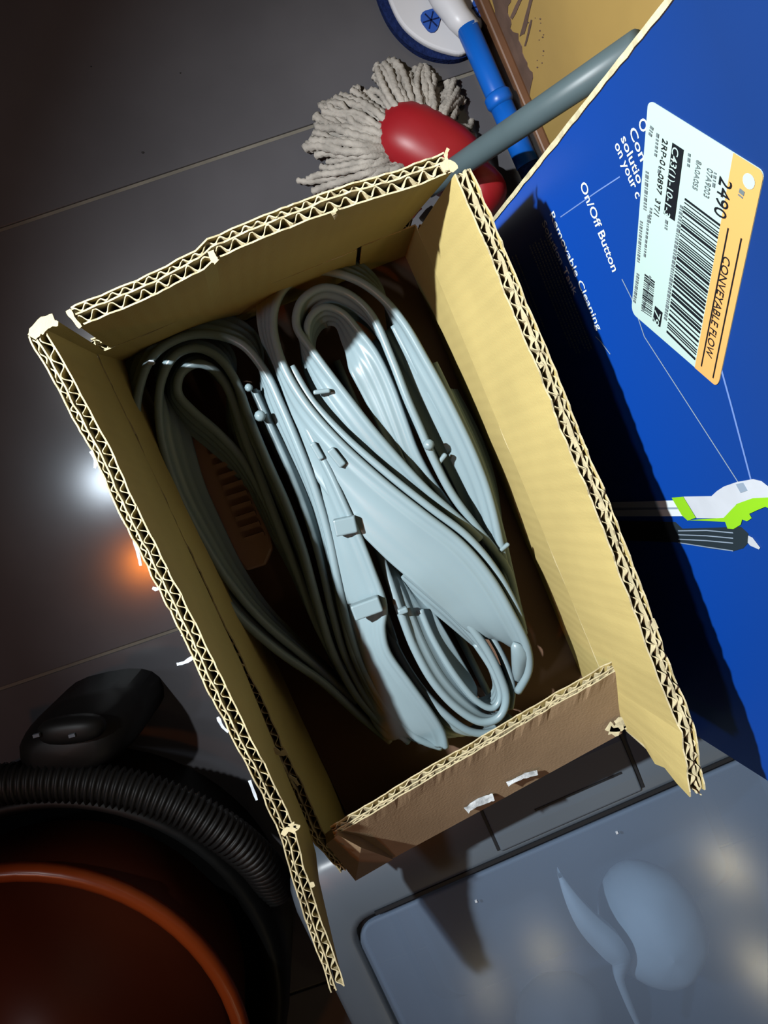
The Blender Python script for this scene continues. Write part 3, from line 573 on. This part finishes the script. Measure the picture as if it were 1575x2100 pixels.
PA, PE = P(895, 372, .075), None
d2 = P(1250, 132, .36) - PA; PE = PA + d2 * 1.12
tube('pole', [PA - d2.normalized() * .02, PA, PA + d2 * .5, PE], .0155, M_POLE, mop, 16)
tube('red_clip', [P(838, 440, .05), P(850, 425, .05), P(858, 418, .052)], .009, M_RED, mop, 10)
ctr = [(790, 270), (800, 250), (830, 240), (865, 240), (900, 258), (930, 280), (780, 300), (785, 330), (800, 350)]
ends = [(975, 300), (972, 255), (955, 205), (940, 175), (925, 160), (905, 145), (880, 132), (862, 128), (845, 150), (825, 145), (805, 125), (785, 122), (770, 132), (758, 170), (735, 180), (715, 185), (698, 195), (690, 200), (672, 215), (650, 220), (635, 232), (655, 250), (640, 268), (625, 285), (620, 295), (640, 310), (630, 335), (618, 360), (612, 382), (640, 395), (660, 402), (700, 400), (735, 390), (770, 370)]
ends = cr(ends, 5)
rs = random.Random(11)
for i in range(150):
    f = rs.random() * (len(ends) - 1); k = int(f); ex, ey_ = ends[k]; q = rs.uniform(.68, 1.0) if i % 3 else rs.uniform(.95, 1.02)
    cx, cy = 875, 315
    sx, sy = cx + (ex - cx) * .28, cy + (ey_ - cy) * .28
    ex, ey_ = cx + (ex - cx) * q + rs.uniform(-7, 7), cy + (ey_ - cy) * q + rs.uniform(-7, 7)
    nx, ny = -(ey_ - sy), ex - sx; ln = math.hypot(nx, ny); nx /= ln; ny /= ln
    b1, b2 = rs.uniform(-14, 14), rs.uniform(-12, 12); lay = rs.random(); zz = .008 + .03 * lay
    pts = [(sx, sy, .036), (sx + (ex - sx) * .3 + nx * b1 * .6, sy + (ey_ - sy) * .3 + ny * b1 * .6, zz + .018), (sx + (ex - sx) * .6 + nx * b1, sy + (ey_ - sy) * .6 + ny * b1, zz + .008), (sx + (ex - sx) * .85 + nx * b2, sy + (ey_ - sy) * .85 + ny * b2, zz * .7 + .002), (ex, ey_, .006 + .008 * lay)]
    if i % 7 == 0: pts.append((ex + nx * 12 - (ex - sx) * .05, ey_ + ny * 12 - (ey_ - sy) * .05, .008))
    pts = cr([tuple(P(*p)) for p in pts], 5); r0 = rs.uniform(.0044, .0062)
    tube('mop_string', pts, [r0 * (1 + .16 * (1 if j % 2 else -1)) * (.7 if j == len(pts) - 1 else 1) for j in range(len(pts))], M_STRING, mop, 6)
# ------------------------------------------------------------------ flat mop with blue pole
fm = thing('flat_mop', 'flat mop with white plate, navy pad and bright blue pole by the wall', 'mop', P(900, 20, 0))
pad = [(758, -60), (775, 0), (795, 45), (822, 80), (858, 108), (900, 122), (942, 122), (972, 104), (1000, 60), (1018, 0), (1010, -60), (960, -130), (830, -130)]
prism('microfibre_pad', [V(p) for p in cr([tuple(P(*p, .012)) for p in pad + pad[:1]], 4)[:-1]], .0005, .014, M_NAVY, fm)
pl = [(775, -70), (800, 0), (820, 40), (846, 68), (880, 90), (920, 104), (950, 107), (972, 88), (990, 50), (1004, 0), (992, -60), (950, -110), (840, -110)]
o = prism('plate', [V(p) for p in cr([tuple(P(*p, .03)) for p in pl + pl[:1]], 4)[:-1]], .014, .026, M_WPLAST, fm); bevel(o, .004, 3)
def blob(cx, cy, rx, ry, z, name):
    v = [P(cx + rx * math.cos(t * math.pi / 10) * (1 + .12 * math.cos(3 * t * math.pi / 10 + 2.2)), cy + ry * math.sin(t * math.pi / 10) * (1 + .12 * math.cos(3 * t * math.pi / 10 + 2.2)), z) for t in range(20)]
    g = prism(name, v, z - .004, z + .0015, M_BKNOB, fm); c = P(cx, cy, z)
    for a in (.3, 1.35, 2.4): box('slit', P(cx, cy, z + .0018), V((math.cos(a), math.sin(a), 0)) * .012, V((-math.sin(a), math.cos(a), 0)) * .0009, V((0, 0, .0004)), M_NAVY, g)
blob(884, 41, 20, 24, .027, 'cloth_grip'); blob(984, 12, 14, 22, .027, 'cloth_grip'); 
tube('white_joint', [P(893, -40, .035), P(915, 0, .043), P(942, 40, .05), P(966, 66, .054)], [.021, .021, .018, .0165], M_WPLAST, fm, 16)
bp0, bp1 = P(958, 56, .055), P(1082, 338, .055)
tube('pole', [bp0, bp0.lerp(bp1, .5), bp0.lerp(bp1, .505)], .0158, M_BPOLE, fm, 18)
tube('pole_collar', [bp0.lerp(bp1, .47), bp0.lerp(bp1, .49), bp0.lerp(bp1, .545), bp0.lerp(bp1, .57)], [.0158, .0195, .0195, .0165], M_BPOLE, fm, 18)
tube('pole', [bp0.lerp(bp1, .55), bp1], .0165, M_BPOLE, fm, 18); tube('pole_grip', [bp1 - (bp1 - bp0) * .005, bp1 + (bp1 - bp0) * .28], .0155, M_NAVY, fm, 18)

# ------------------------------------------------------------------ storage bin with latch and frosted lid
ZB = .352
binr = thing('storage_bin', 'storage bin with slate grey latched rim and frosted translucent lid', 'storage bin', ML(.05, .70, 0))
bm0, bm1, bl0, bl1 = -.292, .345, .446, 1.02
def ringmesh(name, outs, m, parent, close=True):
    n = len(outs[0]); vs = [p for o in outs for p in o]; fs = []
    for j in range(len(outs) - 1):
        for k in range(n): fs.append((j * n + k, j * n + (k + 1) % n, (j + 1) * n + (k + 1) % n, (j + 1) * n + k))
    return obj(name, vs, fs, m, parent, True)
def rr_z(a, r, z): am = a * .6; return [V((p.x, p.y, z)) for p in rrect(bm0 + am, bm1 - am, bl0 + a, bl1 - a, r)]
ringmesh('lid_rim', [rr_z(.006, .05, .285), rr_z(0, .055, .29), rr_z(-.002, .056, .322), rr_z(.006, .05, .343), rr_z(.018, .045, ZB + .001), rr_z(.082, .03, ZB + .004), rr_z(.090, .028, ZB + .002), rr_z(.093, .026, ZB - .010), rr_z(.105, .024, ZB - .014)], M_SLATE, binr)
bevel(prism('frosted_panel', rr_z(.097, .026, 0), ZB - .006, ZB + .004, M_FROST, binr), .003, 3)
ringmesh('tub', [rr_z(.06, .04, .004), rr_z(.035, .045, .012), rr_z(.012, .05, .15), rr_z(.008, .05, .29)], M_FROSTB, binr)
prism('tub_base', [V((p.x, p.y, 0)) for p in rrect(bm0 + .06, bm1 - .06, bl0 + .06, bl1 - .06, .04)], .0, .006, M_SLATE, binr)
# latch on the rim towards the carton
def latch_ml(px, py): q = P(px, py, ZB); return q.dot(MD), q.dot(LD)
lm0, lm1 = -.037, .143
prof = [(bl0 - .012, .27), (bl0 - .014, .325), (bl0 - .004, .350), (bl0 + .012, .3595), (bl0 + .06, .3605), (bl0 + .080, .359), (bl0 + .082, .352), (bl0 + .0, .345), (bl0 - .006, .30), (bl0 - .006, .27)]
vs, fs = [], []; k = len(prof)
for mm in (lm0, lm1): vs += [ML(mm, l, z) for l, z in prof]
fs = [tuple(range(k)), tuple(range(k, 2 * k))] + [(i, (i + 1) % k, k + (i + 1) % k, k + i) for i in range(k)]
lt2 = obj('latch', vs, fs, M_SLATE, binr); bevel(lt2, .0025, 3)
box('latch_groove', ML((lm0 + lm1) / 2 + .02, bl0 + .048, .3606), MD * .055, LD * .0012, V((0, 0, .0006)), M_SLATE2, lt2)
for mm in (lm0 - .0022, lm1 + .0022): box('latch_gap', ML(mm, bl0 + .028, .3545), MD * .0018, LD * .05, V((0, 0, .0026)), M_SLATE2, binr)
box('rim_groove', ML((bm0 + bm1) / 2, bl0 + .0885, ZB + .0042), MD * ((bm1 - bm0) / 2 - .09), LD * .0022, V((0, 0, .0012)), M_SLATE2, binr)
for px, py in ((1262, 1703), (975, 1843)):
    q = P(px, py, ZB); box('lid_glint', V((q.x, q.y, ZB + .005)), MD * .0013, LD * .0013, V((0, 0, .001)), M_PLIGHT, binr)  # tiny pale boxes painted in as glints on the lid
# things inside, seen through the lid
def lump(name, px, py, rx, ry, z, h, m, label, cat, seed, rot=0):
    c = P(px, py, z); vs, fs = [], []; n, rg = 28, 12
    for j in range(rg + 1):
        a = math.pi * j / rg
        for k in range(n):
            b = 2 * math.pi * k / n; d = V((math.sin(a) * math.cos(b), math.sin(a) * math.sin(b), math.cos(a))); s = 1 + .05 * noise.noise(d * 2 + V((seed, 0, 0)))
            x, y = d.x * rx * s, d.y * ry * s; vs.append(c + V((x * math.cos(rot) - y * math.sin(rot), x * math.sin(rot) + y * math.cos(rot), d.z * h * s)))
    for j in range(rg):
        for k in range(n): fs.append((j * n + k, j * n + (k + 1) % n, (j + 1) * n + (k + 1) % n, (j + 1) * n + k))
    o = obj(name, vs, fs, m, None, True, loc=V((c.x, c.y, z - h))); tag(o, label, cat); return o
lump('round_globe', 1335, 1893, .066, .082, .258, .075, M_CONT, 'large pale round globe seen through the frosted bin lid', 'globe', 1, .5)
lump('wrapped_bundle', 1150, 2085, .062, .05, .25, .06, M_CONT2, 'dim wrapped bundle under the lid at the bottom edge', 'bundle', 5, .3)
sh = [(1150, 1800, .325), (1175, 1850, .33), (1210, 1900, .331), (1255, 1945, .331), (1275, 1975, .331), (1272, 2010, .328), (1290, 2060, .32), (1310, 2105, .31)]
vs, fs = [], []
wd = [4, 16, 26, 30, 22, 10, 8, 6]
q = cr([(*P(*s), w * .00054) for s, w in zip(sh, wd)], 4)
for i, s in enumerate(q):
    p = V(s[:3]); a = V(q[max(i - 1, 0)][:3]); b = V(q[min(i + 1, len(q) - 1)][:3]); sd = (b - a).cross(V((0, 0, 1))).normalized() * s[3]
    vs += [p - sd, p + sd, p + sd * .9 - V((0, 0, .012)), p - sd * .9 - V((0, 0, .022))]
for i in range(len(q) - 1): a = i * 4; fs += [(a + k, a + (k + 1) % 4, a + 4 + (k + 1) % 4, a + 4 + k) for k in range(4)]
pw = obj('folded_sheet', vs, fs, M_CONT, None, True, loc=P(1230, 1930, .30)); tag(pw, 'narrow folded white sheet standing beside the globe under the lid', 'sheet')

# ------------------------------------------------------------------ lower left: orange tub, black hose, black vacuum body
ZT = .30; tc_ = P(55, 2215, ZT); R0 = (P(356, 1883, ZT) - tc_).length
tub = thing('orange_tub', 'round orange plastic tub with a rolled rim at the dark lower left corner', 'tub', V((tc_.x, tc_.y, 0)))
def lathe(name, prof, c, m, parent, n=64, loc=None):
    vs, fs = [], []
    for r, z in prof:
        for k in range(n): a = 2 * math.pi * k / n; vs.append(V((c.x + r * math.cos(a), c.y + r * math.sin(a), z)))
    for j in range(len(prof) - 1):
        for k in range(n): fs.append((j * n + k, j * n + (k + 1) % n, (j + 1) * n + (k + 1) % n, (j + 1) * n + k))
    fs.append(tuple(range(n))); fs.append(tuple(range((len(prof) - 1) * n, len(prof) * n)))
    return obj(name, vs, fs, m, parent, True, loc=loc)
lathe('tub_shell', [(R0 * .80, 0), (R0 * .82, .005), (R0 * .95, ZT - .02), (R0 * .95, ZT - .012), (R0 * .965, ZT - .012), (R0 * .955, ZT - .03), (R0 * .93, ZT - .03), (R0 * .80, .012)], tc_, M_ORDK, tub)
lathe('rim', [(R0 * .97, ZT - .02), (R0 * .995, ZT - .016), (R0 * 1.0, ZT - .006), (R0 * .985, ZT + .002), (R0 * .955, ZT + .003), (R0 * .93, ZT - .002), (R0 * .915, ZT - .014), (R0 * .93, ZT - .02)], tc_, M_ORTUB, tub)
lathe('inner_lid', [(R0 * .92, ZT - .016), (R0 * .90, ZT - .022), (R0 * .82, ZT - .024), (R0 * .80, ZT - .032), (R0 * .3, ZT - .034)], tc_, M_ORDK, tub)
# corrugated hose
hp = [P(-120, 1640, .21), P(-20, 1612, .21), P(110, 1602, .21), P(240, 1614, .21), P(360, 1650, .21), P(460, 1708, .205), P(530, 1768, .18), P(566, 1822, .13)]
hs = [V(p) for p in cr([tuple(p) for p in hp], 36)]
hose = tube('vacuum_hose', hs, [.0245 + .0034 * math.sin(i * math.pi * .5) for i in range(len(hs))], M_BLACK2, None, 18, loc=P(110, 1598, .0)); tag(hose, 'black corrugated vacuum hose curving through the dark behind the orange tub', 'hose')
vac = thing('vacuum_cleaner', 'black vacuum cleaner head in the shadows next to the corrugated hose', 'vacuum cleaner', P(170, 1540, 0))
dome('body', P(20, 1562, .2), P(262, 1512, .2), .042, 0, .22, M_BLACK, vac, 0.0, 5.0)
dome('handle', P(70, 1510, .23), P(210, 1495, .23), .018, 0, .025, M_BLACK, vac, .212, 3.0)
for x in (75, 148): box('handle_glint', P(x, 1508, .238), V((.004, .001, 0)), V((-.0005, .002, 0)), V((0, 0, .002)), M_SLATE, vac)  # two small lighter boxes standing in for glints on the handle
lathe('black_base', [(R0 * 1.0, 0), (R0 * 1.10, .01), (R0 * 1.12, .15), (R0 * 1.10, .175), (R0 * 1.06, .185), (R0 * .97, .14), (R0 * .95, .12)], tc_, M_BLACK, tub)
# crumbs on the floor
for k, (x, y, r) in enumerate(((293, 313, .0022), (187, 137, .001), (370, 150, .001))):
    o = prism('floor_crumb', [P(x, y, 0) + V((math.cos(t), math.sin(t) * .7, 0)) * r for t in (0, 1.1, 2.0, 3.1, 4.2, 5.3)], 0, .0014, M_DIRT, None, loc=P(x, y, 0))
    tag(o, ('dark crumb on the floor tile above the pale joint', 'tiny dark speck on the tile near the upper left corner', 'tiny dark speck on the tile left of the flat mop')[k], 'crumb', 'crumbs on the floor')
